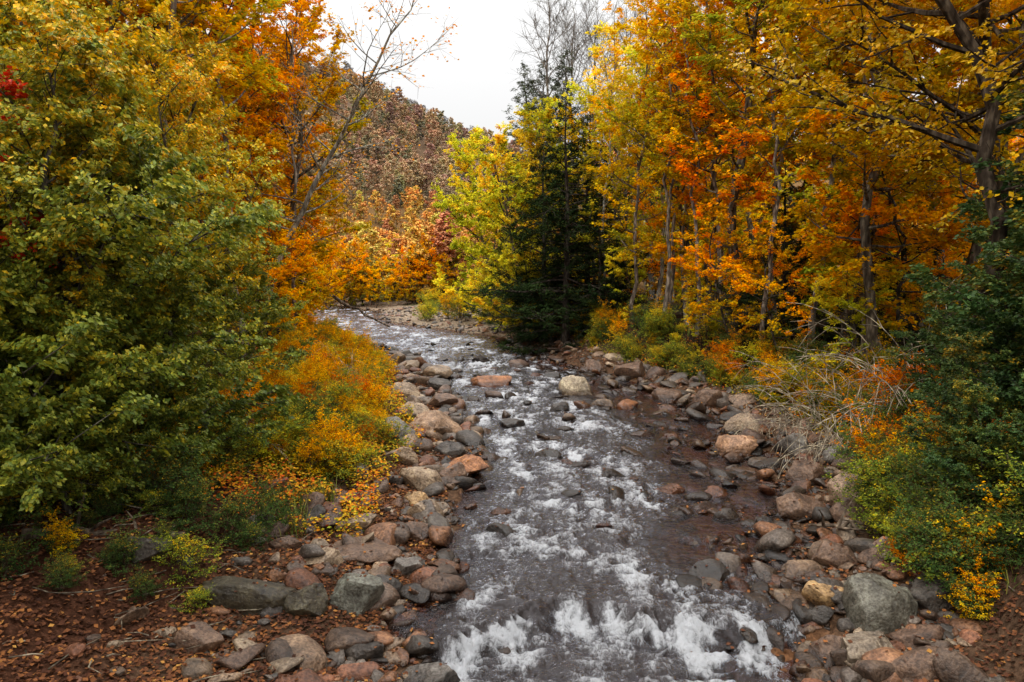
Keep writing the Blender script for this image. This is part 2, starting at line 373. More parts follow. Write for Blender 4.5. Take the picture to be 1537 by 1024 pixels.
thin = [tree('birch_a', 4, 15, .08, .2, 34, 2.2, .3, 1.0, nleaf=9000, ls=.13, palette=YG, mats=M, bark=(.34, .32, .29), gap=.3, wob=.5),
        tree('birch_b', 5, 16, .09, .16, 34, 2.4, .2, 1.0, nleaf=10000, ls=.13, palette=OY, mats=M, bark=(.15, .12, .10), gap=.3, wob=.5),
        tree('birch_c', 18, 16, .085, .42, 26, 2.6, .2, 1.0, nleaf=9000, ls=.13, palette=OY, mats=M, bark=(.17, .14, .12), gap=.3, wob=.6)]
green_mix = tree('maple_g', 6, 20, .22, .24, 42, 4.3, .1, 1.0, nleaf=28000, ls=.145, palette=[(.16, .24, .02), (.28, .36, .03), (.42, .42, .03), (.74, .42, .03), (.84, .30, .02)], mats=M, wob=.5, hgrad=-.7, gap=.2)
yellow = tree('beech_y', 7, 11, .14, .04, 48, 4.6, .0, .9, 'low', nleaf=38000, ls=.14, palette=YG, mats=M, lean=(-2.4, 0), hgrad=.05, gap=.2)
bk = dict(ls=.10, asp=.6, mats=[BARK, NEAR], sub=3, twl=.45, twd=5, full=True, bark=(.08, .07, .055), tilt=.9, droop=.6)
beech = [tree('beech_a', 8, 8.0, .08, .05, 44, 2.7, .05, .9, nleaf=50000, palette=GR, rw=.42, gap=.3, wob=.8, **bk),
         tree('beech_b', 9, 7.0, .07, .04, 42, 2.6, -.05, .8, 'low', nleaf=46000, palette=GR, rw=.42, gap=.3, wob=.8, **bk),
         tree('beech_c', 19, 9.0, .08, .08, 38, 2.7, .0, .9, nleaf=34000, palette=GY, rw=.35, gap=.4, wob=1.0, **bk)]
dgreen = tree('alder', 10, 5.5, .06, .04, 32, 2.1, .0, .9, nleaf=30000, ls=.095, asp=.6, palette=DG, mats=[BARK, NEAR], sub=3, twl=.35, twd=6, rw=.34, full=True, bark=(.06, .05, .04), gap=.35, wob=1.0, tilt=.8)
hem = tree('hemlock_m', 11, 12.5, .2, .03, 84, 4.0, -.12, .35, 'cone', sub=2.8, sublen=.4, twl=.36, twd=7, nleaf=56000, ls=.15, asp=.35, palette=HE, mats=[BARK, NEED], curl=-.015, droop=.15, tilt=.3, bark=(.05, .04, .035), wob=.15, hgrad=.1, gap=.35)
pine = tree('pine_m', 12, 18, .22, .3, 64, 2.8, .1, .7, 'cone', nleaf=20000, ls=.22, asp=.3, palette=PI, mats=[BARK, NEED], bark=(.1, .09, .08), wob=.2, tilt=.9, gap=.3)
bare = [tree('bare_a', 13, 22, .17, .3, 34, 4.6, .6, 1.2, 'vase', nleaf=0, twd=7, twl=1.0, mats=M, bark=(.17, .14, .12), curl=.06, flat=.4, sag=-.1, twr=.012, sublen=.55),
        tree('bare_b', 14, 17, .12, .25, 26, 3.2, .5, 1.2, 'vase', nleaf=1200, ls=.12, palette=OR, twd=4, twl=.8, mats=M, bark=(.18, .15, .13), curl=.06, sag=-.1, twr=.007)]
leaner = tree('leaner', 15, 12.5, .12, .3, 24, 3.8, .1, 1.0, 'vase', nleaf=900, ls=.11, palette=OR, twd=4, twl=.8, mats=M, bark=(.24, .22, .19), lean=(6.4, -1), curl=.04, wob=.45, sag=0, twr=.007)
shrubs = {k: tree('shrub_'+k, 20+i, 1.25, .015, .05, 11, .95, .2, 1.1, forks=4, nleaf=3600, ls=.07, asp=.55, palette=p, mats=[BARK, LEAF], sub=5, twl=.2, twd=12, wob=1.6, rw=.35, bark=(.08, .06, .04), gap=.4, tilt=.8)
          for i, (k, p) in enumerate({'y': YG, 'o': OY, 'g': GR, 'r': [(.5, .2, .02), (.75, .28, .02), (.7, .12, .02)], 'd': DG}.items())}
farp = []; farp2 = []
for i, p in enumerate([OR, OY, RB, GR, YG]):
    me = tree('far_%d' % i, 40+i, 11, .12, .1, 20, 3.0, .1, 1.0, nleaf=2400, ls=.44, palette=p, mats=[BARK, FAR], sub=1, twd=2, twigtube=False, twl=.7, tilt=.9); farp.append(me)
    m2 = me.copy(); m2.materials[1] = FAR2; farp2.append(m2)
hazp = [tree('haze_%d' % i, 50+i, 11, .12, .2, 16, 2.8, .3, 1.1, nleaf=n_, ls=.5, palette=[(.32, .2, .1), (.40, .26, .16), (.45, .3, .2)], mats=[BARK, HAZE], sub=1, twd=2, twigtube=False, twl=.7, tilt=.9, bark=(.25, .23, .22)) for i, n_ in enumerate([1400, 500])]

# ------------------------------------------------------------ ground sheet
def spacing(a, b, n, k):
    t = np.linspace(-1, 1, n); s = np.sinh(t*k)/math.sinh(k)
    return np.where(s < 0, -s*a, s*b)
gx = spacing(-620, 620, 620, 6.5)+1.5
gy = np.concatenate([np.linspace(-40, 7, 40), 7.1*np.exp(np.linspace(0, math.log(900/7.1), 580))])
X, Y = np.meshgrid(gx, gy); Z = terrain(X, Y)
nx, ny = len(gx), len(gy)
i = np.arange(ny-1)[:, None]*nx+np.arange(nx-1)[None]
F = np.stack([i, i+1, i+nx+1, i+nx], -1).reshape(-1, 4)
dl = Lx(Y)-X; dr = X-Rx(Y)
d = np.maximum(dl, dr)
def mixc(a, b, t): return a*(1-t[..., None])+np.array(b)*t[..., None]
C = np.tile(np.array([.12, .06, .03]), X.shape+(1,))
C = mixc(C, (.09, .055, .035), ss(-.4, .2, d))
fl = ss(2.4, 4.2, dl+.8*pn(X*.5, Y*.5, 90)); C = mixc(C, (.065, .03, .018), fl)
C = mixc(C, (.035, .024, .015), ss(.2, 1.6, dr-1.6))
C = mixc(C, (.24, .19, .14), ss(42, 48, Y)*ss(.1, .6, dr)*(1-ss(8, 11, dr)))
grn = ss(.05, .5, fbm(X*.35, Y*.35, 3, 91))*ss(3, 5, d)*ss(13, 17, Y); C = mixc(C, (.05, .06, .018), grn*.7)
C = mixc(C, (.09, .055, .025), ss(45, 90, Y)*ss(9, 12, dr))
C = mixc(C, (.15, .09, .04), ss(80, 130, Y))
C = mixc(C, (.15, .11, .085), ss(180, 300, Y))
mb = MB(); mb.add(np.stack([X, Y, Z], -1).reshape(-1, 3), F, 0, C.reshape(-1, 3))
obj('ground', mb.mesh('ground', [GROUND], True))

# ------------------------------------------------------------ stones
def ico(sub):
    import bmesh
    bm = bmesh.new(); bmesh.ops.create_icosphere(bm, subdivisions=sub, radius=1)
    v = np.array([x.co[:] for x in bm.verts]); f = np.array([[q.index for q in x.verts] for x in bm.faces]); bm.free(); return v, f
def rock_shape(V, r, npl=9, lo=.42, hi=.84):
    V = V.copy()
    for k in range(npl):
        n = norm(r.normal(0, 1, 3)); dd = r.uniform(lo, hi); q = V@n-dd; V -= np.maximum(q, 0)[:, None]*n*.93
    a, b, c = r.uniform(1, 9, 3)
    V += .02*np.stack([np.sin(V[:, 1]*4+a), np.sin(V[:, 2]*4.5+b), np.sin(V[:, 0]*4.2+c)], -1)
    V -= (V.max(0)+V.min(0))/2; V /= (V.max(0)-V.min(0))/2
    return V
V2, F2 = ico(3); V1, F1 = ico(2); V4, F4 = ico(5)
SH2 = [rock_shape(V2, rs) for k in range(18)]; SH1 = [rock_shape(V1, rs) for k in range(12)]
STC = np.array([(.25, .17, .11), (.32, .23, .15), (.19, .16, .135), (.12, .105, .09), (.30, .15, .075), (.26, .11, .055), (.12, .08, .055), (.38, .30, .21), (.075, .065, .055), (.17, .105, .07), (.10, .08, .06)])
def rotz_rand(r, tilt=.3):
    a = r.uniform(0, 6.28); b = r.normal(0, tilt); c = r.normal(0, tilt)
    ca, sa, cb, sb, cc, sc_ = math.cos(a), math.sin(a), math.cos(b), math.sin(b), math.cos(c), math.sin(c)
    return np.array([[ca, -sa, 0], [sa, ca, 0], [0, 0, 1]])@np.array([[1, 0, 0], [0, cb, -sb], [0, sb, cb]])@np.array([[cc, 0, sc_], [0, 1, 0], [-sc_, 0, cc]])
def setwet(me, world_off, amount=None):
    n = len(me.vertices); co = np.zeros(n*3, np.float32); me.vertices.foreach_get("co", co); co = co.reshape(-1, 3)+np.array(world_off, np.float32)
    y = co[:, 1]; x = co[:, 0]; near = 1-ss(.3, 1.1, np.maximum(Lx(y)-x, x-Rx(y)))
    w = (1-ss(.07, .27, co[:, 2]-W(x, y)))*near
    a = me.attributes.new('wet', 'FLOAT', 'POINT'); a.data.foreach_set('value', w.astype(np.float32))
tops = []
def stones(name, pts):
    mb = MB()
    for (x, y, sz, dz) in pts:
        if sz/max(y, 1) > .011: S, Fq = SH2[rs.randint(len(SH2))], F2
        else: S, Fq = SH1[rs.randint(len(SH1))], F1
        V = (S*np.array([1, rs.uniform(.5, .95), rs.uniform(.25, .6)])*sz*.5)@rotz_rand(rs).T
        c = STC[rs.randint(len(STC))]*rs.uniform(.55, 1.1)
        V = V+np.array([x, y, float(terrain(x, y))+sz*.5*dz])
        if sz > .16 and y < 26:
            k = rs.randint(0, 4)
            if k: idx = np.argsort(-V[:, 2])[:max(8, len(V)//8)]; tops.extend(V[rs.choice(idx, k)]+[0, 0, .012])
        mb.add(V, Fq, 0, c)
    me = mb.mesh(name, [ROCK], True); setwet(me, (0, 0, 0)); return obj(name, me)
pts = []
for k in range(4300):
    y = 8*math.exp(rs.uniform(0, math.log(50/8))); dd = abs(rs.normal(0, 1.6 if y < 16 else 1.1))-.4
    cl = pn(y*.9, dd*.9, 55)
    if cl < -.2: continue
    if dd > (4.6 if y < 15 else 2.2)+.5*rs.rand(): continue
    pts.append((float(Lx(y))-dd, y, float(np.clip(rs.lognormal(-1.9, .7), .05, .8))*(1 if y < 20 else 1.2), .2))
stones('river_cobbles', pts)
pts = []
for k in range(3200):
    y = 8*math.exp(rs.uniform(0, math.log(46/8))); wdt = 1.7 if y < 15 else 2.0
    dd = rs.uniform(-.5, wdt) if rs.rand() < .68 else rs.uniform(-2.6, 0)
    if dd < -.5 and not (11 < y < 32): continue
    pts.append((float(Rx(y))+dd, y, float(np.clip(rs.lognormal(-1.85, .7), .05, .8))*(.8 if dd < -.5 else 1)*(1 if y < 20 else 1.15), .2 if dd > -.3 else .4))
for k in range(1100):
    y = 8.5*math.exp(rs.uniform(0, math.log(60/8.5))); t = rs.rand()
    x = float(Lx(y)+(Rx(y)-Lx(y))*t)
    pts.append((x, y, float(np.clip(rs.lognormal(-1.6, .55), .08, .65)), .1))
for k in range(150):
    y = 9*math.exp(rs.uniform(0, math.log(46/9))); t = rs.rand()
    if y < 14 and t < .75: continue
    x = float(Lx(y)+(Rx(y)-Lx(y))*t); sz = rs.uniform(.3, .7)
    pts.append((x, y, sz, float(W(x, y)-terrain(x, y))/(sz*.5)-rs.uniform(.0, .25)))
stones('stream_bed_stones', pts)
pts = []
for k in range(1500):
    y = rs.uniform(43, 78); dd = rs.uniform(-.6, 9.5)
    pts.append((float(Rx(y))+dd, y, float(np.clip(rs.lognormal(-1.5, .5), .12, .8)), .15))
for k in range(350):
    y = rs.uniform(46, 75); pts.append((float(Lx(y))-rs.uniform(-.6, 2), y, float(np.clip(rs.lognormal(-1.1, .5), .15, 1.0)), .2))
stones('gravel_bar', pts)

TAN = (.34, .26, .175); GRY = (.18, .17, .155); ORG = (.38, .17, .07); DRK = (.075, .065, .055); MOS = (.07, .06, .035); YTN = (.48, .32, .15); BRN = (.16, .10, .065)
big = [(2.3, 28.0, 1.3, .85, (.48, .42, .30)), (-.8, 29.5, 1.5, .55, ORG), (-3.0, 31, 1.3, .6, TAN), (-3.5, 26, 1.1, .6, TAN), (-2.1, 21, 1.75, .7, (.38, .26, .17)),
       (-2.9, 19.3, 1.0, .7, GRY), (-2.2, 25, 1.0, .5, BRN), (-1.0, 17.6, 1.0, .45, ORG), (-1.95, 16.5, 1.0, .5, TAN), (-1.35, 16.9, .7, .45, BRN), (6.3, 21.5, 1.0, .7, TAN),
       (5.6, 19.6, 1.05, .55, (.40, .24, .14)), (6.9, 19.3, .9, .6, GRY), (5.5, 14.7, .95, .5, BRN), (6.6, 14.9, 1.1, .8, (.34, .24, .16)), (6.1, 14.0, .7, .5, BRN), (-3.7, 10.7, 1.35, .42, MOS),
       (-2.2, 10.9, .78, .5, (.17, .18, .15)), (-2.85, 10.6, .62, .4, MOS), (5.1, 10.6, .9, .75, (.16, .16, .13)), (4.15, 10.0, .75, .5, BRN), (4.55, 9.7, .7, .45, (.24, .2, .15)),
       (4.5, 11.1, .6, .35, YTN), (5.1, 12.2, .7, .45, BRN), (5.7, 12.0, .6, .45, BRN), (-1.05, 9.4, .8, .45, GRY), (-2.7, 13.5, .75, .28, TAN), (-2.4, 12.5, 1.35, .3, BRN), (-1.7, 13.6, .8, .3, BRN),
       (3.35, 16.6, .65, .3, ORG), (4.2, 16.2, .6, .28, ORG), (2.95, 25.6, .8, .4, TAN), (3.7, 25.0, .8, .4, ORG), (3.15, 12.2, .7, .34, DRK), (-.2, 14.1, .6, .3, DRK),
       (4.7, 13.4, .8, .3, ORG), (3.6, 21.5, .7, .3, BRN), (.0, 22.6, .8, .4, DRK), (.9, 19.4, .7, .35, DRK), (5.2, 26.5, 1.1, .6, BRN), (6.2, 25, 1.0, .7, BRN), (-1.6, 14.6, .7, .35, TAN), (-1.9, 15.2, .55, .3, YTN),
       (-4.2, 13.0, .5, .22, GRY), (-3.6, 12.3, .5, .25, BRN), (7.4, 17.5, .9, .5, GRY), (6.3, 16.8, .8, .45, BRN), (.4, 35, 1.1, .5, BRN), (-1.5, 36.5, 1.0, .5, DRK), (3.4, 33, 1.1, .7, BRN), (4.6, 31, 1.2, .7, BRN),
       (-5.2, 35.5, 1.0, .5, TAN), (-4.3, 33, 1.1, .5, TAN), (2.2, 17.5, .7, .32, DRK), (1.5, 25, .8, .4, DRK), (-.6, 27, .8, .4, BRN), (-2.6, 28.3, .9, .45, DRK), (1.6, 31.5, .9, .4, DRK),
       (-3.1, 14.6, .6, .3, BRN), (-2.9, 11.7, .7, .3, TAN), (-1.6, 12.0, .5, .3, GRY), (-3.9, 9.6, .6, .3, BRN), (-1.9, 9.9, .55, .3, DRK), (-2.5, 17.8, .8, .4, TAN), (-3.2, 16.3, .6, .3, GRY), (-1.5, 19.0, .8, .4, DRK), (-2.9, 22.8, 1.0, .5, TAN),
       (-5.1, 10.9, .7, .35, DRK), (5.9, 10.7, .8, .5, DRK), (4.9, 9.3, .7, .4, BRN)]
for (x, y, w_, h_, c) in big:
    S = rock_shape(V4, rs, 11, .45, .84)
    a = rs.uniform(-.5, .5); ca, sa = math.cos(a), math.sin(a)
    V = S*np.array([w_*.5, w_*.5*rs.uniform(.6, .9), h_*.62])
    q = x*7+y*3
    V = V*(1+.06*pn(V[:, 0]*6+q, V[:, 1]*6+V[:, 2]*5, 5)+.035*pn(V[:, 0]*17+q, V[:, 2]*17+V[:, 1]*9, 6))[:, None]
    V = V@np.array([[ca, -sa, 0], [sa, ca, 0], [0, 0, 1]]).T
    zz = max(float(terrain(x, y)), float(W(x, y))-.14)+h_*.26
    mb = MB(); mb.add(V, F4, 0, np.array(c)); me = mb.mesh('boulder', [ROCK], True); setwet(me, (x, y, zz)); obj('boulder', me, (x, y, zz))
    if y < 24:
        idx = np.argsort(-V[:, 2])[:len(V)//6]; tops.extend(V[rs.choice(idx, 4)]+[x, y, zz+.012])

# ------------------------------------------------------------ water
rows = 6.5*np.exp(np.linspace(0, math.log(95/6.5), 1250))
Lr = np.interp(rows, SY, SL); Rr = np.interp(rows, SY, SR)
tcx = np.linspace(0, 1, 340)
YY = np.repeat(rows[:, None], len(tcx), 1)
XX = Lr[:, None]-1.0+(Rr-Lr+2.0)[:, None]*tcx[None]
wl = W(XX, YY)
tt = np.clip((XX-Lr[:, None])/(Rr-Lr)[:, None], 0, 1)
K = np.zeros_like(XX)
for i_, (yy, s_, w_) in enumerate(STEPS):
    off = 1.3*pn(XX*.5, i_*3.7, 31+i_)+.5*pn(XX*1.7, i_*3.7, 61+i_); q = YY+off-yy
    k = np.where(q > 0, np.exp(-(q/(w_*.35))**2), np.exp(q/(w_*1.8+.7)))
    K = np.maximum(K, k*(.35+2.0*s_))
wv_ = .10*pn(YY*.6, 3.1, 220)
chan = ss(.0, .10, tt)*(1-ss(.54, .70, tt+wv_))
chan = np.where(YY < 12.5, ss(.0, .08, tt)*(1-.8*ss(.8, .95, tt)), chan)
chan = np.where(YY > 30, ss(0, .08, tt)*(1-ss(.85, 1, tt)), chan)
T = (K*.6+.60)*chan*(.95+.7*fbm(XX*.6, YY*.35, 3, 200))
T = np.clip(T, 0, 1.15)
warp = .25*fbm(XX*1.2, YY*1.2, 2, 210)
w1 = 1-np.abs(pn(XX*1.1+warp, YY*1.6+warp, 201))*2
w2 = 1-np.abs(pn(XX*2.6+warp, YY*3.8-warp, 202))*2
w3 = 1-np.abs(pn(XX*5.5+warp, YY*7.5-warp, 206))*2
w4 = fbm(XX*9, YY*12, 2, 203)
wave = .36*w1+.32*w2+.22*w3+.12*w4
streak = fbm(XX*2.6+warp*2, YY*.6, 5, 204)
hz = wl+(.02+.13*T)*(wave-.5)+.012*fbm(XX*3, YY*5, 3, 205)
foam = np.clip(T*(.50+.95*(wave-.5)+.65*streak)+.35*np.clip(K-.4, 0, 1)*chan, 0, 1.0)
bedz = terrain(XX, YY); depth = np.clip((wl-bedz)/.42, 0, 1)*np.clip(.35+chan, 0, 1)
mb = MB(); nx, ny = XX.shape[1], XX.shape[0]
i = np.arange(ny-1)[:, None]*nx+np.arange(nx-1)[None]
mb.add(np.stack([XX, YY, hz], -1).reshape(-1, 3), np.stack([i, i+1, i+nx+1, i+nx], -1).reshape(-1, 4))
me = mb.mesh('stream', [WATER], True)
for nm, ar in (('foam', foam), ('depth', depth)):
    a = me.attributes.new(nm, 'FLOAT', 'POINT'); a.data.foreach_set('value', ar.ravel().astype(np.float32))
obj('stream', me)

# ------------------------------------------------------------ trees
def put(name, me, x, y, s=1, rot=None, parent=None, dz=-.05, tilt=(0, 0)):
    z = float(terrain(x, y))+dz
    return obj(name, me, (x, y, z), (tilt[0], tilt[1], rs.uniform(0, 6.28) if rot is None else rot), s, parent)
mp_, mo, mc = maples
for (x, y, m_, s_) in [(-6.9, 13.0, 1, 1.0), (-8.6, 14.6, 2, .95), (-6.6, 16.0, 2, .78), (-9.2, 11.6, 1, 1.1), (-8.3, 18.5, 2, .95), (-10.8, 16, 0, 1.15), (-7.6, 10.6, 1, .75), (-6.1, 13.6, 1, .6), (-10, 9.0, 0, 1.1), (-6.7, 11.8, 1, .6), (-6.6, 18.4, 0, .6), (-7.6, 12.2, 0, .9)]:
    put('beech_tree', beech[m_], x, y, s_)
for (x, y, m_, s_) in [(-9.6, 22, mp_, 1.05), (-11.2, 24, mp_, 1.1), (-9.6, 27, mp_, .95), (-14, 22, mo, 1), (-10.6, 34, mp_, .95), (-12.5, 38, mp_, 1.05), (-13.5, 30, mp_, 1.0), (-17, 27, mo, 1.1), (-18, 36, mp_, 1.1),
                       (-19, 57, mp_, .7), (-12.5, 19, mo, 1.0), (-18, 48, mp_, .8), (-13.5, 42, mc, .8), (-11.3, 36.5, mc, .75), (-9.9, 31, mc, .8)]:
    put('shade_maple_tree', m_, x, y, s_)
for (x, y, s_) in [(-8.6, 19.8, 1.15), (-10.3, 20.6, 1.2), (-7.9, 23.5, 1.05)]: put('birch_tree', thin[2], x, y, s_)
for (x, y, s_) in [(-11.6, 40.5, 1.1), (-10.0, 35, .9), (-8.6, 30, .9), (-8.4, 25.5, .8), (-15.2, 45.5, 1.0), (-18.0, 50.5, 1.2), (-9.6, 31.5, 1.2), (-13.2, 43, 1.0), (-20, 55, 1.3), (-10.8, 38.5, 1.1)]:
    put('young_maple_tree', young, x, y, s_)
put('red_maple_tree', tree('redm', 60, 8, .09, .3, 24, 2.4, .1, .9, nleaf=14000, ls=.10, palette=RD, mats=[BARK, NEAR]), -8.5, 11.9, .9)
put('leaning_bare_tree', leaner, -9.2, 28.5, 1.0, rot=0.0)
put('bare_tree', bare[1], -10.5, 36, .9); put('bare_tree', bare[1], -8.6, 31.5, .75)
# centre
put('yellow_beech_tree', yellow, 1.0, 48.5, 1.0, rot=0); put('yellow_beech_tree', yellow, -1.2, 58, 1.1, rot=.4)
put('yellow_beech_tree', yellow, 2.8, 52, 1.15, rot=.9); put('young_beech_tree', young2, .6, 45.0, .9); put('young_beech_tree', young2, -1.0, 50, .8)
put('hemlock_tree', hem, 2.7, 40.5, .98); put('hemlock_tree', hem, 1.6, 43.5, .85, rot=2); put('hemlock_tree', hem, 4.3, 45, .95)
put('hemlock_tree', hem, 10.2, 30, .55); put('hemlock_tree', hem, 13, 29, .65); put('hemlock_tree', hem, 4.2, 39, .5)
put('pine_tree', pine, 1.4, 62, 1.02); put('pine_tree', pine, 3.6, 58, .98); put('pine_tree', pine, 2.6, 66, 1.05); put('pine_tree', pine, 11, 62, 1.05)
for (x, y, s_) in [(3.4, 62, 1.08), (4.6, 60, 1.0), (6.5, 63, 1.05), (11.5, 62, 1.15), (9, 66, 1.05), (13, 52, 1.0)]: put('bare_tree', bare[0], x, y, s_)
# right
for (x, y, m_, s_) in [(4.7, 39.5, 0, .93), (5.6, 36.5, 1, .95), (7.2, 40, 0, 1.05), (6.6, 34.5, 2, 1.0), (5.4, 43, 1, 1.0), (8.2, 37, 0, 1.1), (7.6, 32.5, 2, .9), (9.4, 39, 1, 1.1), (5.0, 46, 0, 1.05), (6.5, 48, 1, 1.1),
                       (7.0, 35.8, 2, .95), (8.6, 33.2, 2, 1.05), (9.6, 29.0, 2, 1.05), (10.2, 27.0, 2, 1.1), (8.9, 28.2, 2, .9), (10.9, 24.4, 2, 1.1)]:
    put('birch_tree', thin[m_], x, y, s_)
for (x, y, m_, s_) in [(9.0, 31.5, green_mix, 1.0), (8.4, 34.5, mc, .9), (11.2, 30.5, mp_, 1.0), (11.3, 26.5, mo, .95), (10.6, 22.5, mc, 1.05), (13.5, 25, mp_, 1.0), (12.0, 34, green_mix, 1.05), (12.8, 20, mo, 1.0), (16, 29, mo, 1.1),
                       (15.5, 22, mo, 1.1), (8.9, 37.5, mp_, .8)]:
    put('shade_maple_tree', m_, x, y, s_)
for (x, y, s_) in [(8.2, 29.6, .8), (10.4, 25.4, .9), (11.5, 24, 1.1), (9.2, 27.2, .7)]:
    put('young_maple_tree', young, x, y, s_)
for (x, y, s_) in [(5.2, 37.2, .6), (7.4, 31, .45), (9.6, 23.2, .55), (12, 27.5, 1.2)]: put('young_beech_tree', young2, x, y, s_)
rf = tree('rf', 61, 15, .17, .25, 32, 4.2, .0, .9, nleaf=24000, ls=.11, asp=.7, palette=[(.34, .30, .02), (.6, .40, .03), (.84, .44, .02), (.86, .30, .02)], mats=[BARK, NEAR], lean=(-1.8, 1), wob=.9, bark=(.06, .045, .035), leaf_lo=.3, gap=.25, tilt=.8, droop=.5)
put('leaning_maple_tree', rf, 9.2, 14.2, 1.0, rot=0); put('shade_maple_tree', rf, 11.0, 17.5, 1.05, rot=.8)
for (x, y, s_) in [(8.4, 11.6, .8), (8.2, 13.6, .65), (9.5, 12.5, 1.05), (10.2, 15, 1.0), (7.4, 10.0, .5), (10.8, 13.5, 1.3), (9.5, 9, 1.1), (7.1, 12.4, .45), (8.9, 16.4, .5), (6.9, 11.3, .35)]: put('alder_tree', dgreen, x, y, s_)
for (x, y, m_, s_) in [(-9.5, 5, mo, 1.0), (-8.5, -1, mp_, 1.0), (10.5, 6, mo, 1.0), (9.5, 0, mp_, 1.0), (-13, 8, mp_, 1.0), (14, 10, mo, 1.0)]: put('shade_maple_tree', m_, x, y, s_)  # unseen trees added beside and behind the camera to shade the near banks
fr = empty('background_forest')
pool = [mp_, mo, mc, green_mix, thin[0], thin[1], mp_]
cnt = 0
for k in range(900):
    y = rs.uniform(18, 90); side = 1 if rs.rand() < .6 else -1
    x = float(Rx(y))+rs.uniform(5, 36) if side > 0 else float(Lx(y))-rs.uniform(11, 28)
    if y < 42 and side > 0 and x < float(Rx(y))+9: continue
    if y > 42 and side > 0 and x < 8: continue
    if side < 0 and y > 42 and x > -24: continue
    if abs(x)/y > .72: continue
    m_ = pool[rs.randint(len(pool))] if side > 0 else [mp_, mo, mp_, mo, mp_, green_mix][rs.randint(6)]
    put('tree', m_, x, y, rs.uniform(.75, 1.05), parent=fr); cnt += 1
    if cnt > 58: break
for k in range(60):
    y = rs.uniform(26, 60); side = rs.rand() < .7
    x = float(Rx(y))+rs.uniform(8, 22) if side else float(Lx(y))-rs.uniform(9, 20)
    if y > 45 and side: x = rs.uniform(6, 25)
    put('sapling', young if rs.rand() < .5 else young2, x, y, rs.uniform(.5, 1.0), parent=fr)
for k in range(70):     # forest floor edge far back on the right
    y = rs.uniform(62, 110); x = rs.uniform(.10, .62)*y
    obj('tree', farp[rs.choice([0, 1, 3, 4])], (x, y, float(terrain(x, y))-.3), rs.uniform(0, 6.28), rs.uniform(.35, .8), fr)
df_ = empty('distant_forest')
for k in range(26):
    y = rs.uniform(78, 100); x = -.19*y+rs.uniform(-9, 12)
    obj('sapling', [young, young, young2][rs.randint(3)], (x, y, float(terrain(x, y))-.3), rs.uniform(0, 6.28), rs.uniform(.6, 1.1), df_)
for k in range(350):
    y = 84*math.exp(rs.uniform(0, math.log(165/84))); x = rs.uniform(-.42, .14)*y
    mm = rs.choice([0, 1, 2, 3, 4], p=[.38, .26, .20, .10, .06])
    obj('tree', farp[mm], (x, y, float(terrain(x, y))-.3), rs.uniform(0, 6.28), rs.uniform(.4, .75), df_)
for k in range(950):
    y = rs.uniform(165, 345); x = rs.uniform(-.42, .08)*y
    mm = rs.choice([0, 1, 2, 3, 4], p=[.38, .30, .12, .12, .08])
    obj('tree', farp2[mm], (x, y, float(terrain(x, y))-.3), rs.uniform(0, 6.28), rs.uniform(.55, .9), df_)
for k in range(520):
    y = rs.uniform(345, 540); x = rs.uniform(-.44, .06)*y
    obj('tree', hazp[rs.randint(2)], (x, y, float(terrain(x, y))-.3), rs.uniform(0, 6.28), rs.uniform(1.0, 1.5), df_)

# ------------------------------------------------------------ undergrowth
for k in range(320):
    y = 12*math.exp(rs.uniform(0, math.log(48/12))); dd = rs.uniform(2.1, 6.0)
    if y < 15.5 and dd < 4.0: continue
    kk = rs.choice(list('yogrd'), p=[.20, .38, .24, .13, .05]) if y > 15 else rs.choice(list('god'))
    put('shrub', shrubs[kk], float(Lx(y))-dd, y, rs.uniform(.28, .65))
for k in range(320):
    y = 10*math.exp(rs.uniform(0, math.log(46/10))); wdt = 1.5 if y < 15 else 1.9
    dd = wdt+abs(rs.normal(0, 1.3)); kk = rs.choice(list('yogrd'), p=[.20, .24, .30, .08, .18]) if y > 19 else rs.choice(list('yogrd'), p=[.05, .09, .36, .06, .44])
    put('shrub', shrubs[kk], float(Rx(y))+dd, y, rs.uniform(.28, .75))
for k in range(40):
    y = rs.uniform(50, 78); put('shrub', shrubs[rs.choice(list('yogg'))], float(Rx(y))+rs.uniform(3, 12), y, rs.uniform(.6, 1.4))
    put('shrub', shrubs[rs.choice(list('yoor'))], float(Lx(y))-rs.uniform(1, 5), y, rs.uniform(.8, 1.6))
for k in range(34):
    put('low_plant', shrubs[rs.choice(list('gddo'))], rs.uniform(-9.5, -4.0), rs.uniform(9.4, 12.6), rs.uniform(.15, .45))
for (x, y) in [(-4.4, 12.2), (-4.0, 12.8), (-5.0, 12.0), (-5.4, 12.6)]: put('shrub', shrubs['d'], x, y, .5)
for (x, y, s_) in [(7.6, 15.8, .9), (8.0, 14.8, .8), (8.6, 17.6, .9), (7.3, 14.2, .5)]: put('shrub', shrubs['r'], x, y, s_)
def bare_shrub(seed, n=34, L=2.6, bias=(-.5, -.2)):
    r = np.random.RandomState(seed); mb = MB()
    for k in range(n):
        p = np.array([r.normal(0, .3), r.normal(0, .3), -.05]); d = norm(np.array([r.normal(bias[0], .6), r.normal(bias[1], .6), 1.3])); LL = L*r.uniform(.5, 1.1); P = [p]
        for j in range(11): d = norm(d+np.array([0, 0, -.17])+r.normal(0, .06, 3)); P.append(P[-1]+d*LL/11)
        tube(mb, P, np.linspace(.011, .004, 12), 4, 0, (.30, .25, .19))
        for q in range(5):
            a = P[r.randint(3, 10)]; dd = norm(d+r.normal(0, .5, 3)); tube(mb, [a, a+dd*.25, a+dd*.5+[0, 0, -.05]], [.006, .005, .003], 3, 0, (.28, .23, .18))
    return mb.mesh('bare_shrub', [BARK])
bs = bare_shrub(5)
